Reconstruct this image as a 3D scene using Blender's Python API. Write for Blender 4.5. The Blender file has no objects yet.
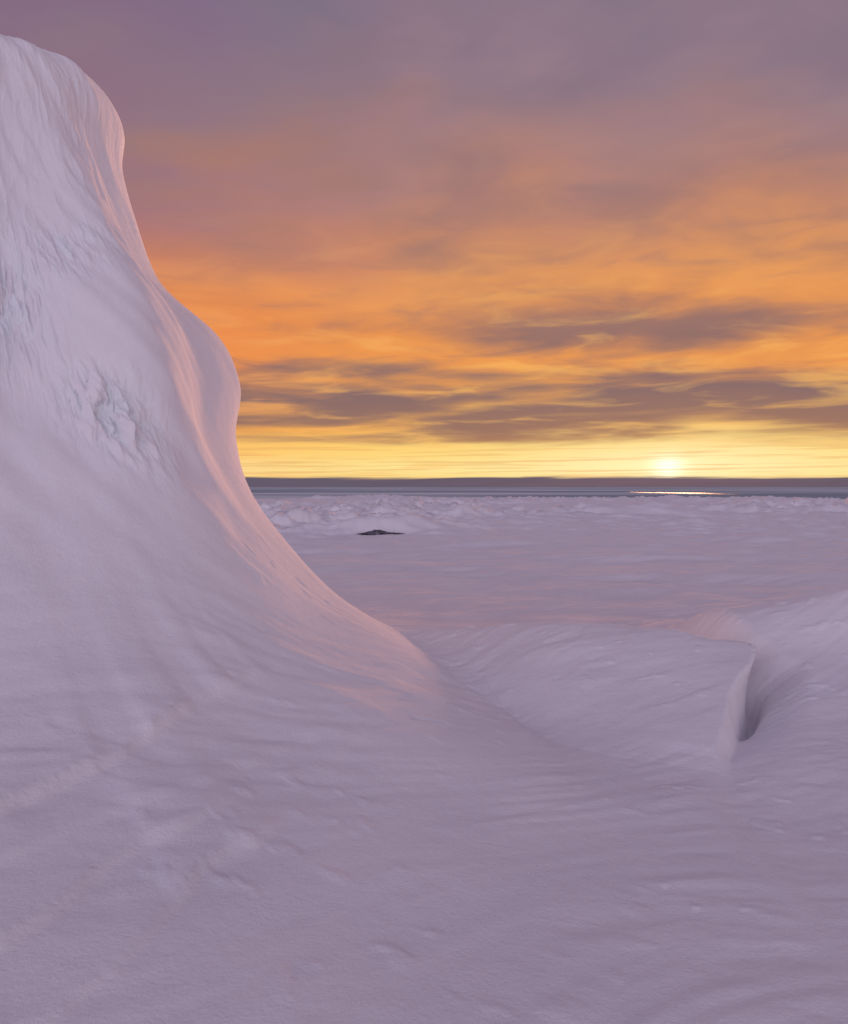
import bpy, math, numpy as np
from mathutils import Vector
scene=bpy.context.scene
scene.view_settings.view_transform='Standard'; scene.view_settings.look='None'
scene.view_settings.exposure=0; scene.view_settings.gamma=1

def lin(c,a=1.0,k=1.0):
    o=[]
    for v in c:
        v/=255.0
        o.append(k*(v/12.92 if v<=0.04045 else ((v+0.055)/1.055)**2.4))
    return (*o,a)

# ------------------------------------------------------------ noise
def _h(ix,iy,seed):
    n=(ix.astype(np.int64)*374761393+iy.astype(np.int64)*668265263+seed*974634777)&0xFFFFFFFF
    n=((n^(n>>13))*1274126177)&0xFFFFFFFF
    return (n^(n>>16))&0xFFFF
def perlin(x,y,seed=0):
    x0=np.floor(x);y0=np.floor(y);fx=x-x0;fy=y-y0
    u=fx*fx*fx*(fx*(fx*6-15)+10);v=fy*fy*fy*(fy*(fy*6-15)+10)
    def g(dx,dy):
        a=_h(x0+dx,y0+dy,seed)*(2*math.pi/65536.0)
        return np.cos(a)*(fx-dx)+np.sin(a)*(fy-dy)
    a=g(0,0);b=g(1,0);c=g(0,1);d=g(1,1)
    return 1.5*((a+(b-a)*u)*(1-v)+(c+(d-c)*u)*v)
def fbm(x,y,oct=3,seed=0,gain=.5):
    s=0;a=1;f=1
    for i in range(oct):
        s=s+a*perlin(x*f,y*f,seed+i*17);a*=gain;f*=2.03
    return s
def sstep(a,b,x):
    t=np.clip((x-a)/(b-a),0,1);return t*t*(3-2*t)
def smax(a,b,k):
    h=np.clip(.5+.5*(a-b)/k,0,1);return b*(1-h)+a*h+k*h*(1-h)

# ------------------------------------------------------------ profile of the mound
CX,CY=-3.9,8.0
Z =[5.46,5.44,5.37,5.22,4.95,4.6,4.1,3.55,3.1,2.65,2.15,1.65,1.15,.75,.5,.32,.15,.04,0]
right=[0,.40,.78,1.05,1.19,1.18,1.32,1.53,2.04,2.24,2.19,2.32,2.66,3.00,3.30,3.62,4.0,4.7,9]
ridge=[0,.40,.75,1.03,1.17,1.14,1.28,1.50,1.87,2.09,2.15,2.38,2.76,3.17,3.66,4.07,4.45,5.0,9]
corn =[0,.42,.76,1.03,1.18,1.25,1.50,1.96,2.30,2.45,2.53,2.76,3.12,3.57,4.15,4.8,5.5,6.3,9]
front=[0,.40,.75,1.00,1.14,1.20,1.32,1.50,1.68,1.90,2.20,2.58,3.15,3.75,4.4,5.1,6.0,7.2,9]
fr2  =[0,.45,.85,1.15,1.3,1.38,1.5,1.7,1.88,2.08,2.35,2.7,3.25,3.85,4.5,5.2,6.1,7.3,9]
back =[0,.42,.78,1.05,1.2,1.2,1.3,1.5,1.8,2.0,2.1,2.2,2.45,2.75,3.0,3.35,3.8,4.6,9]
left =[0,.6,1.1,1.4,1.6,1.7,1.8,2.0,2.2,2.4,2.6,2.9,3.3,3.8,4.4,5.0,5.8,7,9]
keys=[(-180,left),(-120,left),(-85,fr2),(-58,front),(-36,corn),(-15,ridge),(12,right),(60,back),(120,back),(180,left)]
kd=np.array([k[0] for k in keys],float); KR=np.array([k[1] for k in keys],float)
gd=np.arange(-180,180,.5)
G=np.stack([np.interp(gd,kd,KR[:,j]) for j in range(KR.shape[1])],1)
w=np.exp(-.5*(np.arange(-30,31)*.5/2.9)**2);w/=w.sum()
G=sum(w[i+30]*np.roll(G,i,axis=0) for i in range(-30,31))
NT1=1750
th=np.concatenate([np.linspace(-92,106,NT1,endpoint=False),np.linspace(106,268,220,endpoint=False)])
thw=(th+180)%360-180
KT=np.stack([np.interp(thw,np.append(gd,180),np.append(G[:,j],G[0,j])) for j in range(G.shape[1])],1)
ZT=np.array(Z)
segn=[]
for j in range(18):
    L=math.hypot(np.mean(KT[:NT1,j+1]-KT[:NT1,j]),Z[j+1]-Z[j]); segn.append(max(6,int(L/(.013 if j==17 else .021))))
rows_r=[];rows_z=[]
def cr(p0,p1,p2,p3,t):
    return .5*(2*p1+(p2-p0)*t+(2*p0-5*p1+4*p2-p3)*t*t+(3*p1-p0-3*p2+p3)*t**3)
for j in range(18):
    r0=KT[:,j-1] if j>0 else -KT[:,1]; z0=ZT[j-1] if j>0 else ZT[1]
    r3=KT[:,j+2] if j<17 else KT[:,18]+4; z3=ZT[j+2] if j<17 else 0
    for k in range(segn[j]):
        t=k/segn[j]
        rows_r.append(cr(r0,KT[:,j],KT[:,j+1],r3,t)); rows_z.append(np.full(len(th),cr(z0,ZT[j],ZT[j+1],z3,t)))
r=9.0
while r<650:
    rows_r.append(np.full(len(th),r));rows_z.append(np.zeros(len(th))); r*=1.0075
R=np.array(rows_r);ZZ=np.array(rows_z);R[0]=1e-3
TH=np.radians(th)[None,:]*np.ones_like(R)
THd=thw[None,:]*np.ones_like(R)
nr,nt=R.shape
print('grid',nr,nt,nr*nt)
steep=sstep(.5,1.6,ZZ)
ca,sa=np.cos(TH),np.sin(TH)
ax_=ca*3.2; ay_=sa*3.2
rightside=sstep(-28,-10,THd)*(1-sstep(80,120,THd))
calm=1-.8*rightside
lump=fbm(ax_*.9+3+ZZ*.35,ay_*.9+ZZ*.9,3,5)*.07*sstep(.3,1.0,R)*calm
lump2=perlin(ax_*2.2+ZZ*.8,ay_*2.2-ZZ*1.6,31)*.018*sstep(.3,1.0,R)*calm
groove=fbm(THd*.42+ZZ*.9,ZZ*1.3,3,77)*.006*sstep(3.3,4.4,ZZ)*sstep(.5,1.2,R)*(1-.8*rightside)
dim=(1-np.abs(perlin(THd*.22+ZZ*.7,ZZ*3.2,78)))**4*.010*sstep(3.0,3.8,ZZ)*(1-rightside)
def patch(t0,z0,st,sz,sl=0):
    return np.exp(-(((THd-t0-sl*(ZZ-z0))/st)**2+((ZZ-z0)/sz)**2))
pm1=patch(-44,2.20,6.0,.29,-9)
pm2=patch(-59,3.0,7,.48)
pm3=patch(-46,3.45,8,.20,22)
n1=fbm(THd*.36+ZZ*2.0,ZZ*4.0,4,91,.5)+.35*perlin(THd*.15,ZZ*1.7,96)
n2=fbm(THd*.36+ZZ*1.1,ZZ*2.2,4,55,.55)
crk=(np.abs(n1)-.28)
ice=np.clip(pm1*1.3*sstep(-.15,.25,n1+pm1*.3)+pm2*sstep(-.1,.3,n2)+pm3*sstep(0,.4,n1),0,1)
disp=(lump+lump2)*steep+groove+dim+pm1*crk*.125+pm2*(np.abs(n2)-.3)*.10+pm3*crk*.07
disp-=ice*.012
RR=R+disp
X=CX+RR*ca; Y=CY+RR*sa; H=ZZ.copy()
H+=fbm(X*1.3,Y*1.3,2,8)*.03*sstep(5.1,5.35,ZZ)
low=1-sstep(.9,2.2,ZZ)
D=np.hypot(X,Y)
# --- wind-cut drift with a lip
ye=[4.6,5.15,5.44,5.8,6.1,6.5,6.80,6.95,7.05,7.2,7.5,8,9.5]
xe=[1.50,1.68,1.77,1.95,2.08,2.27,2.41,2.45,2.44,2.36,2.26,2.2,2.1]
XE=np.interp(Y,ye,xe)+.010*perlin(Y*4,Y*0,12)
yp=Y-(2.5-np.clip(X,-1.2,3))*.48+.10*perlin(X*1.1,Y*.6,143)*sstep(.1,.8,XE-X)
yk=[4.2,4.45,4.75,5.0,5.12,5.4,5.9,6.42,6.8,6.98,7.10,7.25,7.5,8.0,9.0,10.5]
profA=np.interp(yp,yk,[0,0,.02,.08,.13,.20,.32,.44,.515,.545,.55,.53,.42,.24,.06,0])
profB=np.interp(yp,yk,[0,.015,.045,.085,.105,.165,.285,.41,.49,.52,.53,.515,.42,.24,.06,0])
mb=sstep(0,.9,XE-X)
prof=profA*(1-mb)+profB*mb
wcut=np.interp(Y,[5.1,5.5,6.2,6.6,7.4,9],[.12,.09,.06,.035,.03,.3])
cut=1-np.clip((X-XE)/wcut,0,1)
leftfade=sstep(-1.4,1.3,X)
near=(D<16)
d1=prof*(.53+.47*leftfade)*sstep(-2.2,-.6,X)*(1+.10*np.exp(-((X-1.35)/.8)**2)+.03*perlin(X*1.3,Y*.8,141))
d1-=.045*sstep(-.34,0,X-XE)*sstep(6.2,6.9,Y)*(Y<9)
base=H*(1-.7*sstep(-.05,.05,X-XE)*sstep(1.2,1.7,X)*(Y<9))
baseL=H
raised=smax(H,d1-.01,.14)-.035
H=np.where(near&(ZZ<1.5),base+(np.maximum(raised,baseL)-base)*cut,H)
# --- second drift rising off to the right
px_=X-(XE+.02)
p2=np.interp(Y,[4.4,5.2,5.6,6.2,7.0,7.5,7.9,8.15,8.5,9.4,11.5],[0,.05,.10,.22,.43,.58,.67,.68,.60,.27,0])
d2=p2*(.66*sstep(.03,.55,px_)+.18*sstep(.0,.3,px_)*sstep(7.1,7.8,Y)+.36*sstep(.3,2.0,px_)+.45*sstep(1.0,3.5,px_))*sstep(-.02,.05,px_)
H+=d2*near
dig=-.20*np.exp(-((px_-.07)/.07)**2)*sstep(5.9,6.7,Y)*(1-sstep(7.0,7.35,Y))
H+=dig*near*sstep(-.01,.04,px_)
# --- ledges spiralling round the foot
def ledge(tk,rk,hgt,wid,seed,back=.45):
    rc=np.interp(THd,tk,rk)+.07*perlin(THd*.16,THd*0+seed,seed)+.02*perlin(THd*.7,THd*0+.5,seed+1)
    env=sstep(tk[0]-5,tk[0],THd)*(1-sstep(tk[-1]-6,tk[-1],THd))*(.45+.55*sstep(-.3,.3,perlin(THd*.25,THd*0+9.3,seed+5)))
    d=(R-rc)
    up=np.exp(-np.clip(-d,0,9)/back)*(d<0)+(d>=0)*np.exp(-(d/wid)**2)
    return hgt*env*up
H+=ledge([-75,-63,-53,-48,-40],[5.2,4.85,4.35,4.05,3.9],.054,.026,3,.7)
H+=ledge([-75,-63,-50,-42],[5.5,5.2,4.75,4.6],.020,.026,23,.6)
H+=ledge([-75,-63.6,-57.7,-50],[6.0,5.7,5.28,4.9],.034,.028,4,.7)
H+=ledge([-75,-62.4,-56.4,-48],[6.5,6.1,5.5,5.1],.038,.028,6,.7)
H+=ledge([-46,-40,-30,-22],[4.9,4.6,4.55,4.6],.018,.05,7)
lean=np.exp(-((X-XE)/.09)**2)*sstep(6.1,6.8,Y)*(1-sstep(6.98,7.25,Y))*near
leanx=lean*np.clip(H-.15,0,.4)*.42
# --- small snow relief
wx=X+.5*perlin(X*.4,Y*.4,40); wy=Y+.35*perlin(X*.5,Y*.5,41)
u=(wx*.90+wy*.44);v=(-wx*.44+wy*.90)
sas=fbm(u*1.0,v*3.6,3,21)
patchy=sstep(-.15,.45,perlin(X*.55,Y*.55,61))
lown=low*(1-.85*np.exp(-((X-XE)/.1)**2)*near)
H+=(.011*sas*(.35+patchy))*lown*(1-sstep(25,60,D))
H+=.0045*fbm(u*.8,v*10,2,33)*(.4+.6*sstep(-.3,.3,perlin(X*.7,Y*.7,34)))*lown*(1-sstep(12,20,D))
H+=.03*fbm(u*.45,v*1.3,3,29)*sstep(9,13,D)*(1-sstep(30,60,D))
ph=v*2.6+1.1*perlin(u*.8,v*.8,63)+.5*perlin(u*2.1,v*2.1,64)
saw=(ph-np.floor(ph));saw=saw*(1-sstep(.84,1,saw))
driftface=sstep(-.2,.8,X)*sstep(5.2,6,Y)
H+=(.006+.007*driftface)*saw*sstep(.0,.5,perlin(u*.7+5,v*1.3,65)+.2*driftface)*lown*(D<30)*sstep(.4,1.2,D)
H+=.003*np.abs(fbm(u*4,v*11,2,23))*lown*patchy*(D<25)
H+=.035*fbm(X*.45,Y*.6,2,70)*low*sstep(1.5,4,D)
H+=.10*fbm(X*.10+Y*.02,Y*.42,3,25)*sstep(10,18,D)*(1-sstep(200,300,D))
ch=perlin(X*5.5,Y*7,84)+.25*perlin(X*16,Y*19,86);H+=.008*sstep(.46,.62,ch)*lown*(D<14)*sstep(-.1,.3,perlin(X*.8,Y*.8,85))
X=X+leanx
# hummocks far off
hm=sstep(25,44,D)
wxx=X+5*perlin(X*.05,Y*.05,101);wyy=Y+5*perlin(X*.05,Y*.05,102)
rid=1-np.abs(perlin(wxx*.085,wyy*.13,103))*2.2
rid2=1-np.abs(perlin(wxx*.25,wyy*.36,104))*2.0
msk=sstep(-.2,.35,perlin(X*.035,Y*.045,105)+.05)
H+=hm*(np.clip(rid,0,1)**2.5*.42*(.35+msk)+np.clip(rid2,0,1)**2*.36*(.35+msk)+.30*fbm(X*.5,Y*.9,4,106,.6)*(msk+.3))*(1-.45*sstep(60,150,D))
H-=hm*.27
def bump(x,y,sx,sy,h):
    return h*np.exp(-(((X-x)/sx)**2+((Y-y)/sy)**2))
H+=bump(15.5,62,3.6,2.5,.80)+bump(-1.5,34.9,1.9,1.1,.34)+bump(-.4,35.5,2.3,1.2,.20)+bump(4.6,36,1.2,.8,.15)+bump(-6,44,2.5,1.5,.10)
H-=bump(-1.6,32.4,2.2,1.0,.12)
shore=150+30*perlin(np.arctan2(X,Y)*9,D*0,120)+12*perlin(np.arctan2(X,Y)*50,D*0,121)
H-=1.9*sstep(0,1,(D-shore)/50)

ICE=ice
def build(name,i0,i1,mat):
    n=i1-i0
    co=np.empty((n*nt,3),np.float32)
    co[:,0]=X[i0:i1].ravel();co[:,1]=Y[i0:i1].ravel();co[:,2]=H[i0:i1].ravel()
    a=np.arange(n-1)[:,None]*nt; b=np.arange(nt)[None,:]; b2=(b+1)%nt
    f=np.stack([a+b,a+nt+b,a+nt+b2,a+b2],-1).reshape(-1,4).astype(np.int32)
    me=bpy.data.meshes.new(name)
    me.vertices.add(len(co));me.vertices.foreach_set('co',co.ravel())
    me.loops.add(f.size);me.loops.foreach_set('vertex_index',f.ravel())
    me.polygons.add(len(f));me.polygons.foreach_set('loop_start',np.arange(0,f.size,4,dtype=np.int32))
    me.polygons.foreach_set('use_smooth',np.ones(len(f),bool))
    at=me.attributes.new('ice','FLOAT','POINT');at.data.foreach_set('value',ICE[i0:i1].ravel().astype(np.float32))
    me.update(calc_edges=True)
    me.materials.append(mat)
    ob=bpy.data.objects.new(name,me);scene.collection.objects.link(ob);return ob

# ------------------------------------------------------------ materials
def newmat(n):
    m=bpy.data.materials.new(n);m.use_nodes=True;nt_=m.node_tree
    return m,nt_.nodes,nt_.links,nt_.nodes['Principled BSDF']
snow,N,Lk,P=newmat('wind_packed_snow')
tc=N.new('ShaderNodeTexCoord')
def noise(sc,det=3,rough=.5,vec=None,NN=None,LL=None):
    NN=NN or N;LL=LL or Lk
    n=NN.new('ShaderNodeTexNoise');n.inputs['Scale'].default_value=sc;n.inputs['Detail'].default_value=det;n.inputs['Roughness'].default_value=rough
    LL.new(vec if vec is not None else tc.outputs['Object'],n.inputs['Vector']);return n
at=N.new('ShaderNodeAttribute');at.attribute_name='ice'
nA=noise(1.3,4);ra=N.new('ShaderNodeMixRGB');Lk.new(nA.outputs['Fac'],ra.inputs[0])
ra.inputs[1].default_value=(.79,.79,.82,1);ra.inputs[2].default_value=(.92,.90,.91,1)
mi=N.new('ShaderNodeMixRGB');Lk.new(at.outputs['Fac'],mi.inputs[0]);Lk.new(ra.outputs[0],mi.inputs[1]);mi.inputs[2].default_value=(.84,.90,.91,1)
Lk.new(mi.outputs[0],P.inputs['Base Color'])
P.inputs['Roughness'].default_value=1
P.inputs['Specular IOR Level'].default_value=0.0
b0=None
for sc,dist,det in ((9,.011,3),(60,.0050,4),(260,.0024,1)):
    n=noise(sc,det,.6);b=N.new('ShaderNodeBump');b.inputs['Strength'].default_value=.75;b.inputs['Distance'].default_value=dist
    Lk.new(n.outputs['Fac'],b.inputs['Height'])
    if b0: Lk.new(b0.outputs[0],b.inputs['Normal'])
    b0=b
Lk.new(b0.outputs[0],P.inputs['Normal'])

split=sum(segn[:16])
mound=build('snow_mound',0,split+1,snow)
ground=build('snow_ground',split,nr,snow)

# ------------------------------------------------------------ sea
sm,N2,L2,P2=newmat('sea_thin_ice')
tc2=N2.new('ShaderNodeTexCoord');mp=N2.new('ShaderNodeMapping');mp.inputs['Scale'].default_value=(.004,.010,1);L2.new(tc2.outputs['Object'],mp.inputs['Vector'])
n=noise(1,4,.5,mp.outputs[0],N2,L2)
cr_=N2.new('ShaderNodeValToRGB');cr_.color_ramp.elements[0].position=.4;cr_.color_ramp.elements[0].color=(.30,.39,.44,1);cr_.color_ramp.elements[1].position=.62;cr_.color_ramp.elements[1].color=(.66,.75,.78,1)
L2.new(n.outputs['Fac'],cr_.inputs[0]);L2.new(cr_.outputs[0],P2.inputs['Base Color'])
P2.inputs['Roughness'].default_value=.9;P2.inputs['Specular IOR Level'].default_value=.0
def ringmesh(name,radii,z,seg,mat):
    vs=[];fs=[]
    for rr in radii:
        for i in range(seg):
            a=2*math.pi*i/seg;vs.append((rr*math.cos(a),rr*math.sin(a),z))
    for k in range(len(radii)-1):
        for i in range(seg):
            j=(i+1)%seg;fs.append((k*seg+i,(k+1)*seg+i,(k+1)*seg+j,k*seg+j))
    me=bpy.data.meshes.new(name);me.from_pydata(vs,[],fs);me.materials.append(mat)
    ob=bpy.data.objects.new(name,me);scene.collection.objects.link(ob);return ob
ringmesh('sea',[100,300,1000,4000,15000,60000],-.85,256,sm)
wm,N3,L3,P3=newmat('sun_glint_patch');P3.inputs['Base Color'].default_value=(.05,.04,.04,1);P3.inputs['Roughness'].default_value=.60;P3.inputs['Specular IOR Level'].default_value=.12  # glossy patch added on the sea to carry the sun glint
P3.inputs['Specular Tint'].default_value=(1,.55,.35,1)
vs=[];cxw,cyw=math.sin(.277)*400,math.cos(.277)*400
for i in range(72):
    a=2*math.pi*i/72;k=1+.25*math.sin(3*a+1)+.12*math.sin(7*a)
    vs.append((cxw+11*k*math.cos(a),cyw+60*k*math.sin(a),-.84))
me=bpy.data.meshes.new('sun_glint_patch');me.from_pydata(vs,[],[tuple(range(72))]);me.materials.append(wm)
scene.collection.objects.link(bpy.data.objects.new('sun_glint_patch',me))

# ------------------------------------------------------------ shade of the hollow under a far ridge, built as a dark wedge
dm,N4,L4,P4=newmat('hollow_shadow_dark');P4.inputs['Roughness'].default_value=.8
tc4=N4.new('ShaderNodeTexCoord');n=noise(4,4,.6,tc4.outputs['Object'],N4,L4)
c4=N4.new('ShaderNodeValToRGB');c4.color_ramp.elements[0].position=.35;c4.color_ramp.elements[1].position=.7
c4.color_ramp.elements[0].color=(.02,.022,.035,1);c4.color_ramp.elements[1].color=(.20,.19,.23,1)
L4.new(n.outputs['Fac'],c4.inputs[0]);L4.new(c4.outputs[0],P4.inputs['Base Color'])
def shadow_wedge(name,cx,cy,cz,L,W,Hh,seed):
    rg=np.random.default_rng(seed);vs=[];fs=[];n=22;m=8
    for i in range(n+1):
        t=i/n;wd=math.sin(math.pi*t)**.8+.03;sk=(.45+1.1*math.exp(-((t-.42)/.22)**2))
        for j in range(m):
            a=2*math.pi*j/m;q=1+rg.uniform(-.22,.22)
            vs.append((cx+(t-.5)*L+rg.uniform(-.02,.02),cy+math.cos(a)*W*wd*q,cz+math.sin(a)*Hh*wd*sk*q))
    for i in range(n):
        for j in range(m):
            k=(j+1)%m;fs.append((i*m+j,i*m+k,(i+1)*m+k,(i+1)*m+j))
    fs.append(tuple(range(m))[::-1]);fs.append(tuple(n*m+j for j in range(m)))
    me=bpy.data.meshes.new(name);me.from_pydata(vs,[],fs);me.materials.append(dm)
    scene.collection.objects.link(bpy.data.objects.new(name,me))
shadow_wedge('hollow_shadow_wedge',-1.6,33.3,-.02,1.8,.45,.085,1)

# ------------------------------------------------------------ sky
SAZ,SEL=math.atan2(244,900),math.radians(1.25)
wd=bpy.data.worlds.new('World');scene.world=wd;wd.use_nodes=True
T=wd.node_tree;WN=T.nodes;WL=T.links
bg=WN['Background']
def inp(s,v):
    if hasattr(v,'is_output'): WL.new(v,s)
    else: s.default_value=v
def Mt(op,a,b=None,c=None,clamp=False):
    n=WN.new('ShaderNodeMath');n.operation=op;n.use_clamp=clamp
    inp(n.inputs[0],a)
    if b is not None: inp(n.inputs[1],b)
    if c is not None: inp(n.inputs[2],c)
    return n.outputs[0]
def ramp(f,stops):
    n=WN.new('ShaderNodeValToRGB');cr=n.color_ramp
    while len(cr.elements)<len(stops): cr.elements.new(.5)
    for e,(p,c) in zip(cr.elements,stops): e.position=p
    for i,(p,c) in enumerate(stops):
        cr.elements[i].position=p;cr.elements[i].color=c
    inp(n.inputs[0],f);return n.outputs[0]
def mix(f,a,b,mode='MIX'):
    n=WN.new('ShaderNodeMixRGB');n.blend_type=mode;inp(n.inputs[0],f);inp(n.inputs[1],a);inp(n.inputs[2],b);return n.outputs[0]
def mr(v,a,b,c=0.,d=1.):
    n=WN.new('ShaderNodeMapRange');n.interpolation_type='SMOOTHSTEP';inp(n.inputs[0],v)
    for i,q in enumerate((a,b,c,d)): n.inputs[i+1].default_value=q
    return n.outputs[0]
g=WN.new('ShaderNodeTexCoord');sx=WN.new('ShaderNodeSeparateXYZ');WL.new(g.outputs['Generated'],sx.inputs[0])
x,y,z=sx.outputs
h=Mt('MAXIMUM',Mt('SQRT',Mt('ADD',Mt('MULTIPLY',x,x),Mt('MULTIPLY',y,y))),.001)
e=Mt('DIVIDE',z,h);ep=Mt('MAXIMUM',e,0.)
cxn=Mt('DIVIDE',x,h);cyn=Mt('DIVIDE',y,h)
az=Mt('ARCTAN2',x,y);daz=Mt('SUBTRACT',az,SAZ)
Lg=Mt('LOGARITHM',Mt('ADD',ep,.05),math.e)
Lg=Mt('SUBTRACT',Lg,Mt('MULTIPLY',cxn,.12))
def cvec(kx,kz,off):
    c=WN.new('ShaderNodeCombineXYZ');inp(c.inputs[0],Mt('MULTIPLY_ADD',cxn,kx,off));inp(c.inputs[1],Mt('MULTIPLY',cyn,kx));inp(c.inputs[2],Mt('MULTIPLY',Lg,kz));return c.outputs[0]
def wn(vec,sc=1,det=5,ro=.55,dis=0.):
    n=WN.new('ShaderNodeTexNoise');n.inputs['Scale'].default_value=sc;n.inputs['Detail'].default_value=det;n.inputs['Roughness'].default_value=ro;n.inputs['Distortion'].default_value=dis
    WL.new(vec,n.inputs['Vector']);return n.outputs['Fac']
nA=wn(cvec(3.9,4.2,3.1),1,7,.50,.45)
nB=wn(cvec(9,10,11.7),1,5,.52,.5)
nC=wn(cvec(2.6,2.2,7.3),1,3,.45,.3)
nn=Mt('ADD',Mt('MULTIPLY',nA,.8),Mt('MULTIPLY',nB,.2))
nd=Mt('SUBTRACT',nn,.5)
nCc=Mt('SUBTRACT',nC,.5)
hi=mr(ep,.17,.34)
ew=Mt('MAXIMUM',Mt('ADD',ep,Mt('MULTIPLY',Mt('ADD',nCc,Mt('MULTIPLY',nd,.8)),Mt('MULTIPLY',ep,.9))),0.)
t=Mt('DIVIDE',ew,.7,clamp=True)
leftf=mr(daz,-.15,-.52)
tl=Mt('ADD',t,Mt('MULTIPLY',Mt('MULTIPLY',leftf,hi),.20),clamp=True)
def st(lst): return [(p/.7,lin(c)) for p,c in lst]
lit=ramp(tl,st([(0,(255,214,120)),(.02,(255,232,150)),(.04,(255,216,118)),(.07,(253,186,86)),(.12,(240,156,82)),(.18,(234,150,82)),(.24,(233,156,92)),(.31,(208,140,104)),(.39,(180,132,122)),(.48,(154,126,136)),(.7,(130,117,140))]))
dark=ramp(t,st([(0,(160,116,98)),(.03,(178,126,92)),(.06,(156,116,100)),(.10,(134,106,107)),(.16,(145,110,106)),(.22,(172,124,106)),(.30,(164,122,116)),(.38,(146,119,128)),(.48,(130,114,134)),(.7,(110,104,130))]))
def gv(v): return (v,v,v,1)
bias=ramp(Mt('DIVIDE',Mt('MAXIMUM',Mt('ADD',ep,Mt('MULTIPLY',nCc,Mt('MULTIPLY',ep,.40))),0.),.7,clamp=True),[(p/.7,gv(v)) for p,v in [(0,.98),(.038,.98),(.050,.62),(.062,.44),(.072,.18),(.096,.20),(.112,.52),(.138,.66),(.158,.54),(.180,.54),(.21,.62),(.26,.64),(.36,.54),(.5,.48)]])
cl1=Mt('MULTIPLY',Mt('EXPONENT',Mt('MULTIPLY',-1.,Mt('POWER',Mt('DIVIDE',Mt('SUBTRACT',ep,.172),.018),2.))),mr(daz,-.30,-.02))
bias=Mt('SUBTRACT',bias,Mt('MULTIPLY',cl1,.30))
cl2=Mt('MULTIPLY',Mt('EXPONENT',Mt('MULTIPLY',-1.,Mt('POWER',Mt('DIVIDE',Mt('SUBTRACT',ep,.165),.035),2.))),mr(daz,-.18,-.36))
bias=Mt('ADD',bias,Mt('MULTIPLY',cl2,.26))
mask=mr(Mt('ADD',Mt('MULTIPLY',nd,2.1),bias),.18,.86)
rear=mr(Mt('SUBTRACT',cyn,Mt('MULTIPLY',Mt('MAXIMUM',cxn,0.),-.35)),.72,-.25)
sidef=mr(Mt('ABSOLUTE',daz),.15,.75)
litS=mix(Mt('MULTIPLY',sidef,.75),lit,mix(1.,lit,(1.,.70,.84,1),'MULTIPLY'))
front_=mix(mask,dark,litS)
w1=Mt('MULTIPLY',mr(nB,.50,.70),mr(ep,.34,.08))
front_=mix(Mt('MULTIPLY',w1,.45),front_,mix(sidef,lin((255,194,104)),lin((243,156,104))))
w2=mr(nB,.48,.28)
front_=mix(Mt('MULTIPLY',w2,Mt('MULTIPLY',Mt('MULTIPLY',mr(ep,.045,.08),mr(ep,.44,.30)),.36)),front_,dark)
glow=Mt('EXPONENT',Mt('MULTIPLY',-1.,Mt('ADD',Mt('POWER',Mt('DIVIDE',daz,.22),2.),Mt('POWER',Mt('DIVIDE',Mt('SUBTRACT',ep,.025),.042),2.))))
front_=mix(Mt('MULTIPLY',Mt('MULTIPLY',glow,mask),.7),front_,(1.0,.82,.42,1))
def gauss(sa,se,el0=.0215):
    return Mt('EXPONENT',Mt('MULTIPLY',-1.,Mt('ADD',Mt('POWER',Mt('DIVIDE',daz,sa),2.),Mt('POWER',Mt('DIVIDE',Mt('SUBTRACT',e,el0),se),2.))))
front_=mix(Mt('MULTIPLY',gauss(.09,.016),.6),front_,(1.15,1.0,.56,1))
front_=mix(Mt('MULTIPLY',gauss(.016,.011),.95),front_,(1.5,1.38,1.0,1))
nS=wn(cvec(6,26,2.2),1,4,.55)
strk=Mt('MULTIPLY',mr(nS,.50,.62),mr(ep,.060,.035))
front_=mix(Mt('MULTIPLY',strk,.42),front_,lin((225,162,98)))
bank=mr(Mt('ADD',e,Mt('MULTIPLY',Mt('SUBTRACT',nB,.5),.008)),.0125,.0085)
front_=mix(bank,front_,mix(nB,lin((88,84,104)),lin((106,96,112))))
tb=Mt('DIVIDE',ep,1.5,clamp=True)
rc=ramp(tb,[(0,lin((220,203,216),1,1.5)),(.2,lin((216,203,222),1,1.5)),(.45,lin((158,149,180),1,1.1)),(1,lin((80,77,109)))])
side=Mt('SUBTRACT',mr(cyn,.45,-.75,.52,1.30),Mt('MULTIPLY',Mt('MAXIMUM',cxn,0.),.36))
sc=WN.new('ShaderNodeCombineXYZ')
for i in range(3): inp(sc.inputs[i],side)
rc=mix(mr(ep,1.4,.6),rc,mix(1.,rc,sc.outputs[0],'MULTIPLY'))
rc=mix(Mt('MULTIPLY',mr(nn,.4,.6),.10),rc,lin((235,200,210)))
col=mix(rear,front_,rc)
sky=WN.new('ShaderNodeTexSky');sky.sky_type='NISHITA';sky.sun_disc=False;sky.sun_elevation=SEL;sky.sun_rotation=SAZ
skym=mix(1.,sky.outputs[0],(.1,.1,.1,1),'MULTIPLY')
col=mix(.02,col,skym)
WL.new(col,bg.inputs[0]);bg.inputs[1].default_value=1.0

# ------------------------------------------------------------ sun
sl=bpy.data.lights.new('sun','SUN');sl.energy=3.1;sl.angle=math.radians(5.0);sl.color=(1,.47,.30)
so=bpy.data.objects.new('sun',sl);scene.collection.objects.link(so)
el=math.radians(3.0)
S=Vector((math.sin(SAZ)*math.cos(el),math.cos(SAZ)*math.cos(el),math.sin(el)))
so.rotation_euler=(-S).to_track_quat('-Z','Y').to_euler()

# ------------------------------------------------------------ camera
cam=bpy.data.cameras.new('camera');co=bpy.data.objects.new('camera',cam);scene.collection.objects.link(co)
cam.sensor_fit='VERTICAL';cam.sensor_height=24;cam.lens=24*900/1024
cam.clip_end=100000;cam.clip_start=.05
co.location=(0,0,1.7);co.rotation_euler=(math.radians(90)-math.atan(25/900),0,0)
scene.camera=co
